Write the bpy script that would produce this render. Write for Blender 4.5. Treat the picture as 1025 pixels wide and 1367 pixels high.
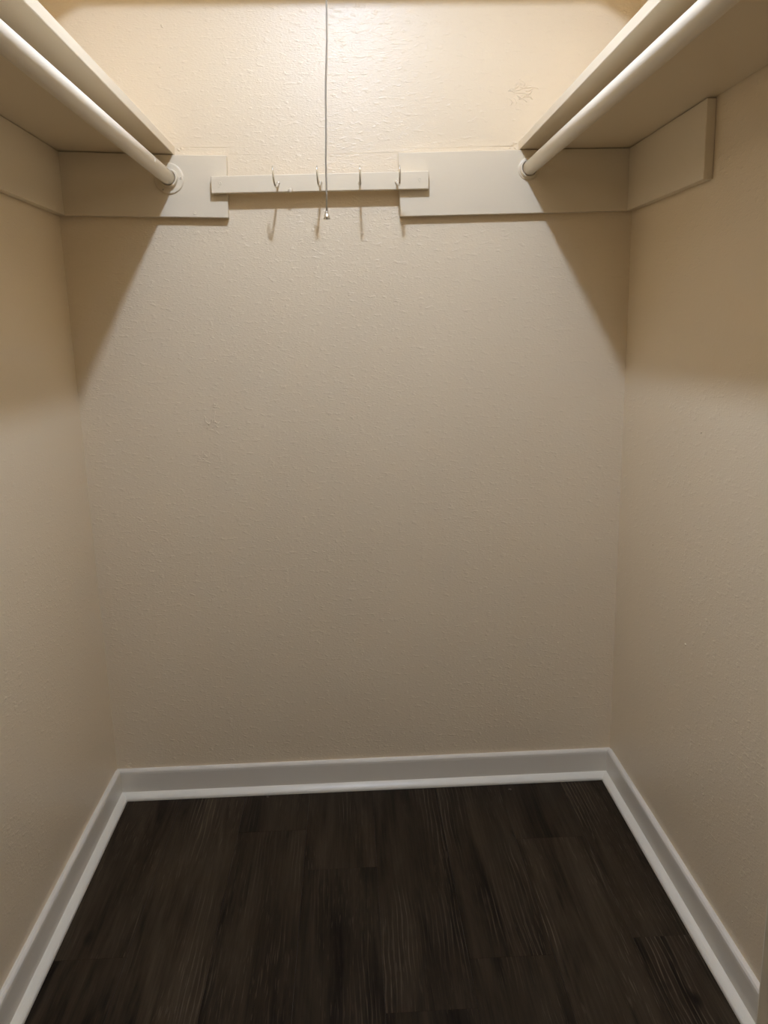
import bpy, bmesh, math, random
from mathutils import Vector, Matrix
random.seed(7)
S = bpy.context.scene
for o in list(bpy.data.objects):
    bpy.data.objects.remove(o, do_unlink=True)

# ------------------------------------------------------------------ camera
W = 1.40          # closet width (x), back wall face at y = 0, doorway towards -y
D = 1.80          # closet depth
ZC = 2.44         # ceiling height
cd = bpy.data.cameras.new('camera'); cam = bpy.data.objects.new('camera', cd)
S.collection.objects.link(cam)
R_ = Vector((0.99872771, -0.04497519, -0.02280794))
U_ = Vector((0.03206154, 0.21721768, 0.9755965))
F_ = Vector((0.03892335, 0.97508652, -0.21838329))
m = Matrix.Identity(4)
for i in range(3):
    m[i][0] = R_[i]; m[i][1] = U_[i]; m[i][2] = -F_[i]
m[0][3], m[1][3], m[2][3] = 0.68258819, -2.10584145, 1.27107625
cam.matrix_world = m
cd.sensor_fit = 'HORIZONTAL'; cd.sensor_width = 36.0
cd.lens = 36.0 * 1087.1 / 1025.0
cd.clip_start = 0.01
S.camera = cam

# ------------------------------------------------------------------ world, lights, exposure
w = bpy.data.worlds.new('world'); S.world = w; w.use_nodes = True
w.node_tree.nodes['Background'].inputs[0].default_value = (0.62, 0.66, 0.75, 1)
w.node_tree.nodes['Background'].inputs[1].default_value = 0.06
LAMP = Vector((0.705, -0.91, 2.376))
BULB_COLOR = (0.570, 0.712, 1.0)
BULB_STRENGTH = 1170.0
S.view_settings.view_transform = 'Standard'
S.view_settings.look = 'None'
S.view_settings.gamma = 1.0
S.view_settings.use_curve_mapping = False
S.view_settings.exposure = 0.0

# ------------------------------------------------------------------ materials
def new_mat(name):
    mt = bpy.data.materials.new(name); mt.use_nodes = True
    nt = mt.node_tree; b = nt.nodes['Principled BSDF']
    return mt, nt, b

def N(nt, typ, **kw):
    n = nt.nodes.new(typ)
    for k, v in kw.items():
        setattr(n, k, v)
    return n

def paint(name, col, rough, bump=0.0, scale=200.0, stretch=(1, 1, 1), drops=0.0, var=0.03, spec=0.5, dist=0.001):
    mt, nt, b = new_mat(name)
    L = nt.links.new
    tc = N(nt, 'ShaderNodeTexCoord')
    mp = N(nt, 'ShaderNodeMapping'); mp.inputs['Scale'].default_value = stretch
    L(tc.outputs['Object'], mp.inputs['Vector'])
    # slight uneven colour of a hand-rolled paint coat
    nv = N(nt, 'ShaderNodeTexNoise'); nv.inputs['Scale'].default_value = 2.3; nv.inputs['Detail'].default_value = 3
    L(tc.outputs['Object'], nv.inputs['Vector'])
    mx = N(nt, 'ShaderNodeMix', data_type='RGBA')
    mx.inputs[6].default_value = (*[c * (1 - var) for c in col], 1)
    mx.inputs[7].default_value = (*[min(1, c * (1 + var)) for c in col], 1)
    L(nv.outputs['Fac'], mx.inputs[0]); L(mx.outputs[2], b.inputs['Base Color'])
    b.inputs['Roughness'].default_value = rough
    b.inputs['Specular IOR Level'].default_value = spec
    if bump > 0:
        n1 = N(nt, 'ShaderNodeTexNoise'); n1.inputs['Scale'].default_value = scale; n1.inputs['Detail'].default_value = 3.0
        n1.inputs['Roughness'].default_value = 0.55
        L(mp.outputs[0], n1.inputs['Vector'])
        h = n1.outputs['Fac']
        if drops > 0:
            n2 = N(nt, 'ShaderNodeTexNoise'); n2.inputs['Scale'].default_value = scale * 0.33; n2.inputs['Detail'].default_value = 2.0
            L(mp.outputs[0], n2.inputs['Vector'])
            r = N(nt, 'ShaderNodeMapRange'); r.inputs['From Min'].default_value = 0.56; r.inputs['From Max'].default_value = 0.75
            L(n2.outputs['Fac'], r.inputs['Value'])
            ma = N(nt, 'ShaderNodeMath', operation='MULTIPLY_ADD'); ma.inputs[1].default_value = drops
            L(r.outputs[0], ma.inputs[0]); L(h, ma.inputs[2]); h = ma.outputs[0]
        bp = N(nt, 'ShaderNodeBump'); bp.inputs['Strength'].default_value = bump; bp.inputs['Distance'].default_value = dist
        L(h, bp.inputs['Height']); L(bp.outputs[0], b.inputs['Normal'])
    return mt

CREAM = (0.890, 0.720, 0.490)
WALL = paint('wall_paint', CREAM, 0.31, bump=0.9, scale=250, stretch=(0.62, 0.62, 1.35), drops=0.8, dist=0.0009)
WALL_SIDE = paint('side_wall_paint', CREAM, 0.33, bump=0.8, scale=250, stretch=(0.62, 0.62, 1.35), drops=0.7, dist=0.0006)
TRIMC = paint('board_paint', (0.845, 0.705, 0.500), 0.36, bump=0.25, scale=60, stretch=(1, 1, 3), dist=0.0008, var=0.02)
SHELF = paint('shelf_paint', (0.880, 0.725, 0.505), 0.40, bump=0.25, scale=50, stretch=(3, 0.6, 3), dist=0.0008, var=0.02)
ROD = paint('rod_paint', (0.910, 0.790, 0.610), 0.36, bump=0.35, scale=70, stretch=(2, 0.5, 2), dist=0.0006, var=0.02)
BASE = paint('baseboard_paint', (0.875, 0.785, 0.640), 0.30, bump=0.2, scale=40, dist=0.0008, var=0.02)
SHOE = paint('shoe_moulding_paint', (0.95, 0.865, 0.705), 0.35, bump=0.2, scale=45, dist=0.0008, var=0.03)
CEIL = paint('ceiling_paint', (0.82, 0.76, 0.66), 0.6, bump=0.4, scale=120)
JAMB = paint('jamb_paint', (0.80, 0.68, 0.48), 0.4, bump=0.1, scale=60)
CORD = paint('cord_fibre', (0.80, 0.74, 0.64), 0.8, bump=0.6, scale=900)
DIRT = paint('old_grime', (0.10, 0.07, 0.05), 0.8)

def metal(name, col, rough):
    mt, nt, b = new_mat(name)
    b.inputs['Base Color'].default_value = (*col, 1); b.inputs['Metallic'].default_value = 1.0
    n = N(nt, 'ShaderNodeTexNoise'); n.inputs['Scale'].default_value = 300
    r = N(nt, 'ShaderNodeMapRange'); r.inputs['To Min'].default_value = rough * 0.8; r.inputs['To Max'].default_value = rough * 1.3
    nt.links.new(n.outputs['Fac'], r.inputs['Value']); nt.links.new(r.outputs[0], b.inputs['Roughness'])
    return mt
NICKEL = metal('nickel', (0.80, 0.78, 0.72), 0.22)
SHADEM = metal('enamel_shade', (0.7, 0.7, 0.68), 0.5)
PORC = paint('porcelain', (0.85, 0.84, 0.8), 0.2)
bulb_m, nt, b = new_mat('lit_bulb')
b.inputs['Base Color'].default_value = (1, 1, 1, 1)
b.inputs['Emission Color'].default_value = (*BULB_COLOR, 1)
b.inputs['Emission Strength'].default_value = BULB_STRENGTH

def wood():
    mt, nt, b = new_mat('dark_plank'); L = nt.links.new
    tc = N(nt, 'ShaderNodeTexCoord'); oi = N(nt, 'ShaderNodeObjectInfo')
    off = N(nt, 'ShaderNodeVectorMath', operation='MULTIPLY_ADD')
    cmb = N(nt, 'ShaderNodeCombineXYZ')
    for i in range(3): L(oi.outputs['Random'], cmb.inputs[i])
    off.inputs[1].default_value = (13.0, 37.0, 5.0)
    L(cmb.outputs[0], off.inputs[0]); L(tc.outputs['Object'], off.inputs[2])
    def noise(sc, st, det=3, rough=0.5, dis=0.0):
        mp = N(nt, 'ShaderNodeMapping'); mp.inputs['Scale'].default_value = st
        L(off.outputs[0], mp.inputs['Vector'])
        n = N(nt, 'ShaderNodeTexNoise'); n.inputs['Scale'].default_value = sc; n.inputs['Detail'].default_value = det
        n.inputs['Roughness'].default_value = rough; n.inputs['Distortion'].default_value = dis
        L(mp.outputs[0], n.inputs['Vector']); return n.outputs['Fac']
    def rng(v, a, c, lo=0.0, hi=1.0):
        r = N(nt, 'ShaderNodeMapRange'); r.inputs['From Min'].default_value = a; r.inputs['From Max'].default_value = c
        r.inputs['To Min'].default_value = lo; r.inputs['To Max'].default_value = hi
        L(v, r.inputs['Value']); return r.outputs[0]
    def mul(a, c):
        q = N(nt, 'ShaderNodeMath', operation='MULTIPLY')
        if isinstance(a, float): q.inputs[0].default_value = a
        else: L(a, q.inputs[0])
        if isinstance(c, float): q.inputs[1].default_value = c
        else: L(c, q.inputs[1])
        return q.outputs[0]
    broad = rng(noise(1.0, (16, 1.9, 1), 4, 0.6, 0.6), 0.34, 0.68)        # wide light / dark bands along the board
    fine = rng(noise(1.0, (190, 5.0, 1), 4, 0.6, 0.3), 0.30, 0.72)        # fine fibre streaks
    # cathedral grain lines: sine of a slowly warped cross-board coordinate
    mpw = N(nt, 'ShaderNodeMapping'); mpw.inputs['Scale'].default_value = (1, 0.16, 1); L(off.outputs[0], mpw.inputs['Vector'])
    wv = N(nt, 'ShaderNodeTexWave', wave_type='BANDS', bands_direction='X', wave_profile='SIN')
    wv.inputs['Scale'].default_value = 32; wv.inputs['Distortion'].default_value = 11
    wv.inputs['Detail'].default_value = 2.5; wv.inputs['Detail Scale'].default_value = 0.55; wv.inputs['Detail Roughness'].default_value = 0.5
    L(mpw.outputs[0], wv.inputs['Vector'])
    lines = rng(wv.outputs['Fac'], 0.78, 0.98)
    patch = rng(noise(1.0, (9, 2.2, 1), 2, 0.5, 0.3), 0.53, 0.66)         # lines only show in patches
    broken = rng(noise(1.0, (120, 16, 1), 2, 0.5), 0.35, 0.60, 0.35, 1.0)
    grain = mul(mul(lines, patch), broken)
    pores = mul(rng(noise(1.0, (430, 17, 1), 1, 0.5), 0.63, 0.70), rng(noise(1.0, (7, 3, 1), 2), 0.45, 0.6))
    def mix(f, a, c):
        q = N(nt, 'ShaderNodeMix', data_type='RGBA')
        L(f, q.inputs[0])
        for k, v in ((6, a), (7, c)):
            if isinstance(v, tuple): q.inputs[k].default_value = (*v, 1)
            else: L(v, q.inputs[k])
        return q.outputs[2]
    c = mix(broad, (0.0055, 0.0026, 0.0012), (0.064, 0.044, 0.025))
    dk = mix(fine, (0.005, 0.0025, 0.0012), (0.060, 0.041, 0.023))
    q = N(nt, 'ShaderNodeMix', data_type='RGBA'); q.inputs[0].default_value = 0.33
    L(c, q.inputs[6]); L(dk, q.inputs[7]); c = q.outputs[2]
    c = mix(mul(grain, 0.55), c, (0.15, 0.108, 0.068))
    c = mix(mul(pores, 0.35), c, (0.15, 0.108, 0.068))
    # knots
    kn = rng(noise(1.0, (15, 7, 1), 1, 0.4), 0.72, 0.80)
    c = mix(kn, c, (0.010, 0.006, 0.004))
    # board to board tone
    hv = N(nt, 'ShaderNodeHueSaturation'); L(rng(oi.outputs['Random'], 0, 1, 0.66, 1.05), hv.inputs['Value']); L(c, hv.inputs['Color'])
    L(hv.outputs[0], b.inputs['Base Color'])
    b.inputs['Roughness'].default_value = 0.5
    b.inputs['Specular IOR Level'].default_value = 0.08
    bp = N(nt, 'ShaderNodeBump'); bp.inputs['Strength'].default_value = 0.35; bp.inputs['Distance'].default_value = 0.0006
    L(fine, bp.inputs['Height']); L(bp.outputs[0], b.inputs['Normal'])
    return mt
PLANK = wood()
UNDER = paint('underlay', (0.02, 0.016, 0.012), 0.9)

# ------------------------------------------------------------------ helpers
def link(name, bm, mat, parent=None, smooth=False, bevel=0.0, seg=2):
    bmesh.ops.recalc_face_normals(bm, faces=bm.faces)
    me = bpy.data.meshes.new(name); bm.to_mesh(me); bm.free()
    me.materials.append(mat)
    o = bpy.data.objects.new(name, me); S.collection.objects.link(o)
    if parent is not None: o.parent = parent
    if smooth:
        for p in me.polygons: p.use_smooth = True
    if bevel > 0:
        md = o.modifiers.new('bevel', 'BEVEL'); md.width = bevel; md.segments = seg; md.limit_method = 'ANGLE'
    return o

def box(bm, x0, x1, y0, y1, z0, z1):
    vs = [bm.verts.new(p) for p in ((x0,y0,z0),(x1,y0,z0),(x1,y1,z0),(x0,y1,z0),(x0,y0,z1),(x1,y0,z1),(x1,y1,z1),(x0,y1,z1))]
    for f in ((0,3,2,1),(4,5,6,7),(0,1,5,4),(1,2,6,5),(2,3,7,6),(3,0,4,7)): bm.faces.new([vs[i] for i in f])

def boxbm(*a):
    bm = bmesh.new(); box(bm, *a); return bm

def prism(poly, axis, a, c, cuts=1):
    """poly: list of 2D points, extruded along axis ('x' -> (y,z), 'y' -> (x,z)) from a to c"""
    bm = bmesh.new(); rings = []
    for k in range(cuts + 1):
        t = a + (c - a) * k / cuts
        rings.append([bm.verts.new((t, p[0], p[1]) if axis == 'x' else (p[0], t, p[1])) for p in poly])
    n = len(poly)
    for r0, r1 in zip(rings, rings[1:]):
        for i in range(n):
            bm.faces.new((r0[i], r0[(i+1) % n], r1[(i+1) % n], r1[i]))
    bm.faces.new(rings[0]); bm.faces.new(rings[-1][::-1])
    return bm

def tube(bm, pts, rad, n=10, caps=True, ref=(0, 0, 1)):
    pts = [Vector(p) for p in pts]; rings = []
    prev = None
    for i, p in enumerate(pts):
        d = (pts[min(i+1, len(pts)-1)] - pts[max(i-1, 0)]).normalized()
        if prev is None:
            a = Vector(ref)
            if abs(a.dot(d)) > 0.9: a = Vector((1, 0, 0))
        else: a = prev
        u = (a - d * a.dot(d)).normalized(); v = d.cross(u); prev = u
        r = rad[i] if isinstance(rad, (list, tuple)) else rad
        rings.append([bm.verts.new(p + r*(math.cos(2*math.pi*k/n)*u + math.sin(2*math.pi*k/n)*v)) for k in range(n)])
    for r0, r1 in zip(rings, rings[1:]):
        for k in range(n): bm.faces.new((r0[k], r0[(k+1) % n], r1[(k+1) % n], r1[k]))
    if caps:
        bm.faces.new(rings[0][::-1]); bm.faces.new(rings[-1])

def lathe(bm, c, d, prof, n=28):
    """prof: list of (distance along d, radius); closes end faces"""
    c = Vector(c); d = Vector(d).normalized()
    a = Vector((0, 0, 1)) if abs(d.z) < 0.9 else Vector((1, 0, 0))
    u = (a - d*a.dot(d)).normalized(); v = d.cross(u); rings = []
    for t, r in prof:
        rings.append([bm.verts.new(c + d*t + max(r, 1e-5)*(math.cos(2*math.pi*k/n)*u + math.sin(2*math.pi*k/n)*v)) for k in range(n)])
    for r0, r1 in zip(rings, rings[1:]):
        for k in range(n): bm.faces.new((r0[k], r0[(k+1) % n], r1[(k+1) % n], r1[k]))
    bm.faces.new(rings[0][::-1]); bm.faces.new(rings[-1])

def struct(o):
    o['kind'] = 'structure'; return o

def tag(o, label, cat, group=None):
    o['label'] = label; o['category'] = cat
    if group: o['group'] = group
    return o

def empty(name, loc):
    o = bpy.data.objects.new(name, None); S.collection.objects.link(o); o.location = loc
    o.empty_display_size = 0.02
    return o

def set_parent_keep(o, par):
    o.parent = par; o.matrix_parent_inverse = Matrix.Translation(-Vector(par.location))

# ------------------------------------------------------------------ room shell
T = 0.10
wall_back = struct(link('wall_back', boxbm(-T, W+T, 0, T, -0.02, ZC), WALL))
wall_left = struct(link('wall_left', boxbm(-T, 0, -D, 0, -0.02, ZC), WALL_SIDE))
wall_right = struct(link('wall_right', boxbm(W, W+T, -D, 0, -0.02, ZC), WALL_SIDE))
DX0, DX1, DH = 0.13, 0.8588, 2.03
bm = bmesh.new()
box(bm, -T, DX0, -D-T, -D, -0.02, ZC); box(bm, DX1+0.018, W+T, -D-T, -D, -0.02, ZC); box(bm, DX0, DX1+0.018, -D-T, -D, DH, ZC)
wall_front = struct(link('wall_front', bm, WALL))
ceiling = struct(link('ceiling', boxbm(-T, W+T, -D-T, T, ZC, ZC+0.05), CEIL))
# painted door jamb on the right of the doorway (its edge shows bottom right)
jamb = struct(link('trim_1', boxbm(DX1, DX1+0.018, -D-T-0.004, -D+0.0, 0.0, DH), JAMB, bevel=0.003))

# floor: slab + vinyl planks, boards run towards the back wall
floor = struct(link('floor', boxbm(-T, W+T, -D-T, T, -0.02, -0.0035), UNDER))
PW = 0.178; x = 0.003 - PW
ends = {-1: -0.55, 0: -0.62, 1: -1.02, 2: -0.20, 3: -0.365, 4: -0.80, 5: -0.675, 6: -0.283, 7: -0.640}
plen = 1.22; gap = 0.0004
first = None
for c in range(-1, 8):
    x0 = max(0.003 + c*PW + gap/2, 0.001); x1 = min(0.003 + (c+1)*PW - gap/2, W-0.001)
    if x1 - x0 < 0.01: continue
    y = ends[c]
    cuts = [0.0 - 0.001]
    while y > -D - T:
        cuts.append(y); y -= plen
    cuts.append(-D - T)
    for ya, yb in zip(cuts, cuts[1:]):
        xm, ym = (x0+x1)/2, (ya+yb)/2
        hx, hy = (x1-x0)/2, (ya-yb)/2 - gap/2
        bm = boxbm(-hx, hx, -hy, hy, -0.0035, 0)
        o = link('plank', bm, PLANK, floor)
        o.location = (xm, ym, random.uniform(-0.00015, 0))

# baseboards with shoe moulding
def base_profile(h):       # (distance from wall, height)
    return [(0, 0.0), (0.012, 0.0), (0.012, h-0.012), (0.0112, h-0.006), (0.0085, h-0.002), (0.005, h), (0, h)]
def shoe_profile():
    return [(0.012, 0.0), (0.029, 0.0), (0.029, 0.0035), (0.0284, 0.006), (0.0268, 0.0085), (0.0240, 0.0115), (0.0205, 0.0145), (0.0168, 0.0170), (0.0138, 0.0185), (0.012, 0.0190)]
# back: profile distance -> -y, extruded in x
b1 = struct(link('baseboard_back', prism([(-p, q) for p, q in base_profile(0.0855)], 'x', 0.0005, W-0.0005), BASE))
link('shoe_moulding', prism([(-p, q) for p, q in shoe_profile()], 'x', 0.012, W-0.012), SHOE, b1)
b2 = struct(link('baseboard_left', prism([(p, q) for p, q in base_profile(0.0875)], 'y', -D, -0.012), BASE))
link('shoe_moulding', prism([(p, q) for p, q in shoe_profile()], 'y', -D, -0.0125), SHOE, b2)
b3 = struct(link('baseboard_right', prism([(W-p, q) for p, q in base_profile(0.0885)], 'y', -D, -0.012), BASE))
link('shoe_moulding', prism([(W-p, q) for p, q in shoe_profile()], 'y', -D, -0.0125), SHOE, b3)

# ------------------------------------------------------------------ cleats (boards nailed to the walls)
TC = 0.019
def back_cleat(name, poly, label):
    bm = prism(poly, 'y', -TC, -0.0003)
    o = link(name, bm, TRIMC, bevel=0.0015)
    tag(o, label, 'shelf cleat', 'shelf cleats nailed to the closet walls')
    return o
cl = back_cleat('shelf_cleat', [(0.0005, 1.5555), (0.407, 1.5430), (0.411, 1.6840), (0.290, 1.6868), (0.2865, 1.6868), (0.0005, 1.6990)],
                'short cream painted board on the back wall under the left shelf, holding the left rod')
cr = back_cleat('shelf_cleat', [(0.8220, 1.5390), (W-0.0005, 1.5432), (W-0.0005, 1.6868), (1.115, 1.6868), (0.8195, 1.6840)],
                'long cream painted board on the back wall under the right shelf, holding the right rod')
sl = tag(link('shelf_cleat', prism([(-D+0.001, 1.5556), (-TC-0.0003, 1.5556), (-TC-0.0003, 1.6988), (-D+0.001, 1.6988)], 'x', 0.0003, TC), TRIMC, bevel=0.0015),
         'long cream painted board along the left wall under the left shelf', 'shelf cleat', 'shelf cleats nailed to the closet walls')
sr = tag(link('shelf_cleat', prism([(-0.458, 1.5410), (-TC-0.0003, 1.5428), (-TC-0.0003, 1.6868), (-0.455, 1.6868)], 'x', W-TC, W-0.0003), TRIMC, bevel=0.0015),
         'short cream painted board on the right wall whose cut end stops midway', 'shelf cleat', 'shelf cleats nailed to the closet walls')
def screw(par, x, y, z, r=0.0035, d=(0, -1, 0), name='screw'):
    bm = bmesh.new(); lathe(bm, (x, y, z), d, [(-0.001, r), (0.0005, r), (0.0011, r*0.75), (0.0008, r*0.35), (0.0003, 0.0)], 12)
    return link(name, bm, TRIMC, par, smooth=False)
screw(cl, 0.327, -TC, 1.5555, 0.004)
screw(cr, 0.848, -TC, 1.585, 0.003)
# paint ridge where the right shelf meets its board
def ridge(par, pts, rad, mat=WALL, name='paint_ridge'):
    bm = bmesh.new(); tube(bm, pts, rad, 6); return link(name, bm, mat, par, smooth=True)

# ------------------------------------------------------------------ shelves
STH = 0.019
def shelf(name, poly, label, y0=-D+0.002, y1=-0.0008, group='long closet shelves'):
    o = link(name, prism(poly, 'y', y0, y1), SHELF, bevel=0.0015)
    return tag(o, label, 'shelf', group)
shelf('closet_shelf', [(0.0008, 1.7006), (0.287, 1.6882), (0.2878, 1.7082), (0.0016, 1.7206)],
      'long cream painted wooden shelf along the left wall above the left rod')
shelf('closet_shelf', [(1.1136, 1.6882), (W-0.0008, 1.6882), (W-0.0008, 1.7075), (1.1136, 1.7075)],
      'long cream painted wooden shelf along the right wall above the right rod')
# upper shelves run round the three walls just above the frame
UZ = 2.125
us = []
us.append(shelf('upper_shelf', [(0.0008, UZ), (0.287, UZ), (0.287, UZ+STH), (0.0008, UZ+STH)],
      'cream painted upper shelf along the left wall, above the frame', group='upper closet shelves'))
us.append(shelf('upper_shelf', [(1.113, UZ), (W-0.0008, UZ), (W-0.0008, UZ+STH), (1.113, UZ+STH)],
      'cream painted upper shelf along the right wall, above the frame', group='upper closet shelves'))
us.append(tag(link('upper_shelf', boxbm(0.2878, 1.1122, -0.287, -0.0008, UZ, UZ+STH), SHELF, bevel=0.0015),
      'cream painted upper shelf along the back wall, above the frame', 'shelf', 'upper closet shelves'))

# ------------------------------------------------------------------ hanging rods and their end sockets
RR = 0.0165
def rod(x, z0, z1, label):
    bm = bmesh.new(); tube(bm, [(x, -D+0.008, z1), (x, -1.2, z1+(z0-z1)/3), (x, -0.6, z1+(z0-z1)*2/3), (x, -TC-0.010, z0)], RR, 32)
    return tag(link('closet_rod', bm, ROD, smooth=True), label, 'closet rod', 'hanging rods under the shelves')
ZL, ZR = 1.634, 1.643
rl = rod(0.272, ZL, 1.628, 'thick cream painted round hanging rod under the left shelf')
rr = rod(1.1355, ZR, ZR, 'thick cream painted round hanging rod under the right shelf')
ridge(rl, [(0.272 + 0.0163*math.cos(math.radians(a)), -0.235 + 0.0001*(a-20), 1.6318 + 0.0163*math.sin(math.radians(a))) for a in (48, 36, 24, 12, 0, -12)], [0.0005, 0.0013, 0.0011, 0.0014, 0.0015, 0.0006], ROD, 'paint_drip')

def socket(x, y, z, d, ro, ri, depth, label, nscrew, open_top=True):
    t = empty('rod_socket', (x, y, z)); tag(t, label, 'rod bracket')
    bm = bmesh.new(); lathe(bm, (0, 0, 0), (0, d, 0), [(0.0002, ro), (0.0018, ro), (0.0034, ro-0.0012), (0.004, ro-0.003), (0.004, 0.004)], 40)
    link('flange', bm, TRIMC, t, smooth=False)
    # U-shaped cup open at the top
    bm = bmesh.new(); n = 36; a0 = math.radians(28 if open_top else 0); rings = []
    for k in range(n+1):
        a = a0 + (2*math.pi-2*a0)*k/n
        ux, uz = math.sin(a), math.cos(a)
        rings.append([bm.verts.new((r*ux, d*yy, r*uz)) for r, yy in ((ri, 0.003), (ri, depth), (ri+0.0012, depth+0.0012), (ri+0.0032, depth+0.0008), (ri+0.0042, depth-0.001), (ri+0.0042, 0.006), (ri+0.006, 0.003))])
    for r0, r1 in zip(rings, rings[1:]):
        for i in range(len(r0)):
            j = (i+1) % len(r0)
            bm.faces.new((r0[i], r0[j], r1[j], r1[i]))
    bm.faces.new(rings[0]); bm.faces.new(rings[-1][::-1])
    link('cup', bm, TRIMC, t, smooth=False)
    for k in range(nscrew):
        a = math.radians(90 + 120*k) if nscrew == 3 else math.radians(45+90*k)
        rs = (ro + ri + 0.005)/2
        bm = bmesh.new(); lathe(bm, (rs*math.sin(a), d*0.0036, rs*math.cos(a)), (0, d, 0), [(0, 0.0034), (0.001, 0.0034), (0.0016, 0.0022), (0.0010, 0.0008), (0.001, 0)], 12)
        link('screw', bm, TRIMC, t)
        bm = bmesh.new(); lathe(bm, (rs*math.sin(a), d*0.0046, rs*math.cos(a)), (0, d, 0), [(0, 0.0010), (0.00075, 0.0010)], 8)
        link('screw_recess', bm, DIRT, t)
    return t
socket(0.272, -TC, ZL, -1, 0.0355, RR+0.0008, 0.015, 'round painted screw-on rod socket with wide flange at back end of left rod', 3)
socket(1.1355, -TC, ZR, -1, 0.0262, RR+0.0010, 0.012, 'small painted cup socket at back end of right rod', 0)
socket(0.272, -D, 1.628, 1, 0.0355, RR+0.0008, 0.015, 'round painted rod socket at doorway end of left rod', 3)
socket(1.1355, -D, ZR, 1, 0.0262, RR+0.0010, 0.012, 'small painted cup socket at doorway end of right rod', 0)

# ------------------------------------------------------------------ hook rail
hr = link('hook_rail', prism([(0.373, 1.5962), (0.8905, 1.5985), (0.8912, 1.6388), (0.3738, 1.6345)], 'y', -2*TC, -TC-0.0003), TRIMC, bevel=0.0016)
tag(hr, 'narrow cream painted wooden strip fixed across both back wall boards, carrying four hooks', 'hook rail')
screw(hr, 0.395, -2*TC, 1.6185, 0.004); screw(hr, 0.392, -2*TC, 1.6105, 0.0016, name='nail_head')
screw(hr, 0.869, -2*TC, 1.6200, 0.0045); screw(hr, 0.8695, -2*TC, 1.6140, 0.002, name='nail_head')
bm = bmesh.new(); lathe(bm, (0.560, -2*TC-0.0002, 1.6000), (0, -1, 0), [(0, 0.006), (0.0015, 0.004), (0.0022, 0.0)], 10)
d_ = link('paint_drip', bm, TRIMC, hr, smooth=True); d_.scale = (1, 1, 1)

hooks = [((0.532, 1.6165), (0.5305, 1.5985), (0.5265, 1.6405), 'first from the left, bent to the left'),
         ((0.632, 1.6165), (0.6295, 1.5995), (0.6270, 1.6395), 'second from the left, just left of the pull cord'),
         ((0.7255, 1.6135), (0.7250, 1.5975), (0.7250, 1.6385), 'third from the left, standing straight, right of the cord'),
         ((0.8135, 1.6150), (0.8160, 1.5990), (0.8165, 1.6380), 'rightmost, in front of the right board end')]
def bez(p0, p1, p2, p3, n):
    out = []
    for i in range(n+1):
        t = i/n; out.append(p0*(1-t)**3 + 3*p1*t*(1-t)**2 + 3*p2*t*t*(1-t) + p3*t**3)
    return out
for (bx, bz), (mx_, mz), (tx, tz), what in hooks:
    t = empty('coat_hook', (bx, -2*TC, bz))
    tag(t, 'silvery wire hook on hook rail, ' + what, 'hook', 'screw hooks on the rail')
    A = Vector((0, 0.006, 0)); Bm = Vector((mx_-bx, -0.069, mz-bz)); Tp = Vector((tx-bx, -0.079, tz-bz))
    pts = [A] + bez(Vector((0, 0, 0)), Vector((0, -0.022, -0.004)), Bm + Vector((0, 0.030, -0.001)), Bm, 8)
    pts += bez(Bm, Bm + Vector((0, -0.009, 0.0)), Vector((Tp.x, -0.078, Bm.z + 0.008)), Tp, 9)[1:]
    bm = bmesh.new(); rad = [0.0025]*(len(pts)-2) + [0.0023, 0.0012]
    tube(bm, pts, rad, 10, ref=(1, 0, 0))
    link('wire', bm, NICKEL, t, smooth=True)
    bm = bmesh.new(); lathe(bm, (0, 0.0002, 0), (0, -1, 0), [(0, 0.0044), (0.0012, 0.0044), (0.0026, 0.0030), (0.003, 0.0)], 16)
    link('collar', bm, NICKEL, t, smooth=True)

# ------------------------------------------------------------------ ceiling lamp with pull cord (lamp itself is above the frame)
lamp = empty('ceiling_lamp', (LAMP.x, LAMP.y, ZC)); tag(lamp, 'bare-bulb ceiling lamp on a porcelain holder, above the frame', 'lamp')
bm = bmesh.new(); lathe(bm, (0, 0, -0.0005), (0, 0, -1), [(0, 0.055), (0.012, 0.055), (0.018, 0.045), (0.022, 0.026), (0.034, 0.022), (0.034, 0.0)], 32)
link('holder', bm, PORC, lamp, smooth=True)
bm = bmesh.new(); bmesh.ops.create_uvsphere(bm, u_segments=20, v_segments=12, radius=0.036)
bmesh.ops.scale(bm, verts=bm.verts, vec=(1, 1, 0.5))
bmesh.ops.translate(bm, verts=bm.verts, vec=(0, 0, LAMP.z-ZC))
link('bulb', bm, bulb_m, lamp, smooth=True)

cord = empty('pull_cord', (0.690, -0.862, 2.4398))
tag(cord, 'thin beige pull cord hanging down the middle with a small metal bell end', 'pull cord')
def CP(x, z): return Vector((x-0.690, 0.0, z-2.4398))
import bisect
top = CP(0.6905, 2.4370)
pts = [top]
for i in range(1, 41):
    t = i/40; z = 2.437 + (1.4385-2.437)*t
    # cord runs very slightly out of plumb, with soft kinks
    xx = 0.6982 - (2.437 - z)*0.0395 + 0.0006*math.sin(z*23) + 0.0004*math.sin(z*61+1)
    pts.append(CP(xx, z))
bm = bmesh.new(); tube(bm, pts, 0.0013, 8)
link('cord', bm, CORD, cord, smooth=True)
e = pts[-1]
bm = bmesh.new(); lathe(bm, e + Vector((0, 0, 0.0012)), (0, 0, -1), [(0, 0.0010), (0.0006, 0.0018), (0.0022, 0.0022), (0.0035, 0.0018), (0.0042, 0.0034), (0.0085, 0.0040), (0.0105, 0.0052), (0.0112, 0.0050), (0.0112, 0.003)], 20)
link('bell', bm, NICKEL, cord, smooth=True)
bm = bmesh.new(); bmesh.ops.create_uvsphere(bm, u_segments=14, v_segments=8, radius=0.0026)
bmesh.ops.translate(bm, verts=bm.verts, vec=e + Vector((0, -0.0032, -0.0075)))
link('bead', bm, NICKEL, cord, smooth=True)

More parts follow.
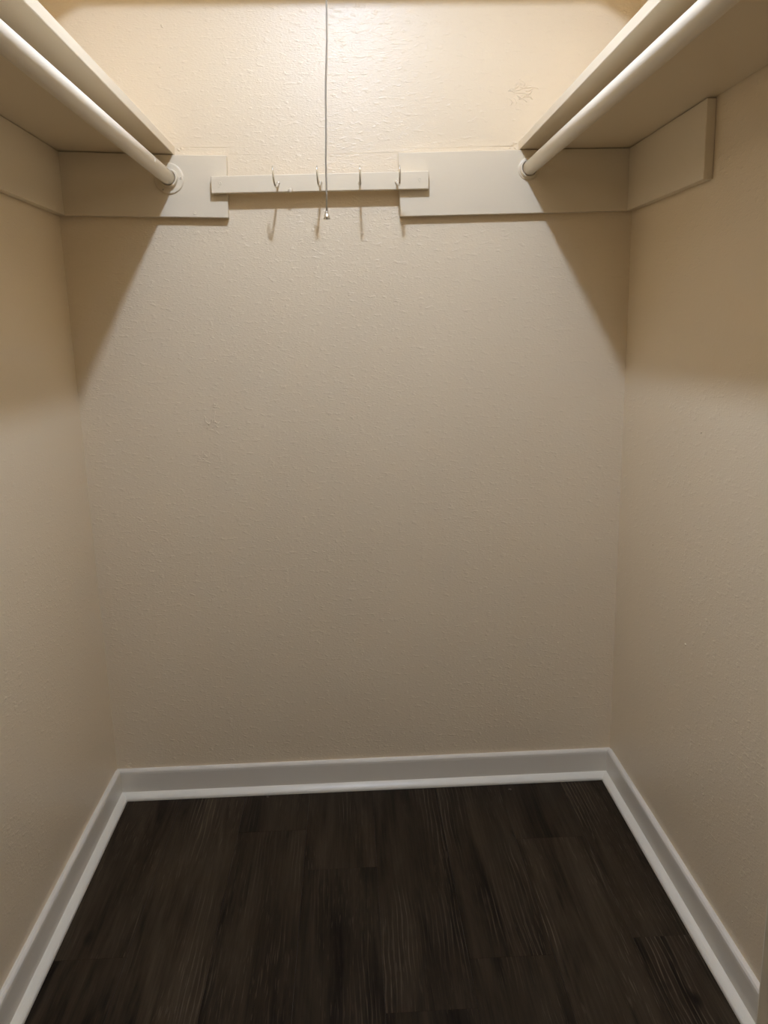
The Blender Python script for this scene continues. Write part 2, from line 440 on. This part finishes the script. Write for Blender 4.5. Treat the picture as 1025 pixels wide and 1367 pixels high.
# ------------------------------------------------------------------ blemishes in the paint (real relief on the walls)
def squiggle(par, cx, cz, wdt, hgt, n, seed, plane='back', rad=0.0012):
    rn = random.Random(seed); bm = bmesh.new()
    for _ in range(n):
        x, z = cx + rn.uniform(-wdt, wdt)/2, cz + rn.uniform(-hgt, hgt)/2
        ang = rn.uniform(-0.6, 1.0); pts = []; rd = []
        k = rn.randint(3, 6)
        for i in range(k):
            if plane == 'back': pts.append((x, 0.0004, z))
            else: pts.append((W+0.0004, x, z))
            rd.append(1.5 * rad * (0.4 + math.sin(math.pi*(i+0.5)/k)) * rn.uniform(0.6, 1.0))
            ang += rn.uniform(-0.9, 0.9); x += math.cos(ang)*wdt/6; z += math.sin(ang)*hgt/6
        tube(bm, pts, rd, 6)
    return link('paint_blemish', bm, WALL, par, smooth=True)
squiggle(wall_back, 0.341, 1.089, 0.015, 0.010, 8, 1, rad=0.0009)
squiggle(wall_back, 0.326, 1.040, 0.026, 0.032, 16, 2, rad=0.0009)
squiggle(wall_back, 0.300, 0.958, 0.030, 0.020, 12, 3, rad=0.0009)
squiggle(wall_back, 1.104, 1.817, 0.055, 0.030, 16, 4)
squiggle(wall_back, 1.114, 1.841, 0.008, 0.016, 2, 5)
squiggle(wall_back, 0.272, 1.968, 0.010, 0.012, 2, 6)
squiggle(wall_back, 0.267, 1.886, 0.010, 0.012, 2, 7)
squiggle(wall_back, 0.910, 1.087, 0.010, 0.006, 1, 8)
squiggle(wall_back, 1.240, 0.414, 0.010, 0.010, 1, 9, rad=0.001)
squiggle(wall_back, 0.780, 1.190, 0.008, 0.006, 1, 19, rad=0.001)
squiggle(wall_back, 0.020, 0.093, 0.022, 0.008, 4, 10)
for i, (y_, z_) in enumerate([(-0.487, 0.133), (-0.474, 1.047), (-0.468, 0.591), (-0.761, 0.121), (-0.60, 0.30), (-0.25, 0.75)]):
    squiggle(wall_right, y_, z_, 0.008, 0.007, 1, 20+i, 'right', 0.0012)
# caulk ridges over the back boards
ridge(wall_back, [(0.300, 0.0003, 1.7075), (0.345, 0.0003, 1.7068), (0.400, 0.0003, 1.7062), (0.440, 0.0003, 1.7078)], [0.0004, 0.0012, 0.0013, 0.0004])
ridge(wall_back, [(0.414, 0.0003, 1.690), (0.47, 0.0003, 1.6885), (0.56, 0.0003, 1.689), (0.66, 0.0003, 1.6875), (0.815, 0.0003, 1.6885)], [0.0005, 0.0009, 0.0005, 0.0009, 0.0005])
ridge(wall_back, [(0.83, 0.0003, 1.6990), (0.92, 0.0003, 1.6980), (1.02, 0.0003, 1.6992), (1.10, 0.0003, 1.6990)], [0.0005, 0.0010, 0.0008, 0.0012])
squiggle(wall_back, 1.098, 1.700, 0.018, 0.012, 5, 31)
squiggle(wall_back, 0.297, 1.704, 0.012, 0.010, 4, 32)

# ------------------------------------------------------------------ two crumbs of dirt lying by the back moulding
def crumb(x, y, r, seed, label):
    rn = random.Random(seed); bm = bmesh.new(); bmesh.ops.create_icosphere(bm, subdivisions=2, radius=r)
    for v in bm.verts: v.co *= rn.uniform(0.65, 1.15); v.co.z *= 0.6
    lo = min(v.co.z for v in bm.verts)
    bmesh.ops.translate(bm, verts=bm.verts, vec=(0, 0, -lo))
    o = link('dirt_crumb', bm, DIRT); o.location = (x, y, 0.0)
    tag(o, label, 'dirt crumb', 'dirt crumbs on the floor')
crumb(1.1000, -0.0600, 0.0045, 3, 'small dark dirt crumb on the floor by the back moulding, right of centre')
crumb(0.4200, -0.0400, 0.0035, 5, 'tiny dark dirt crumb against the back moulding, left of centre')
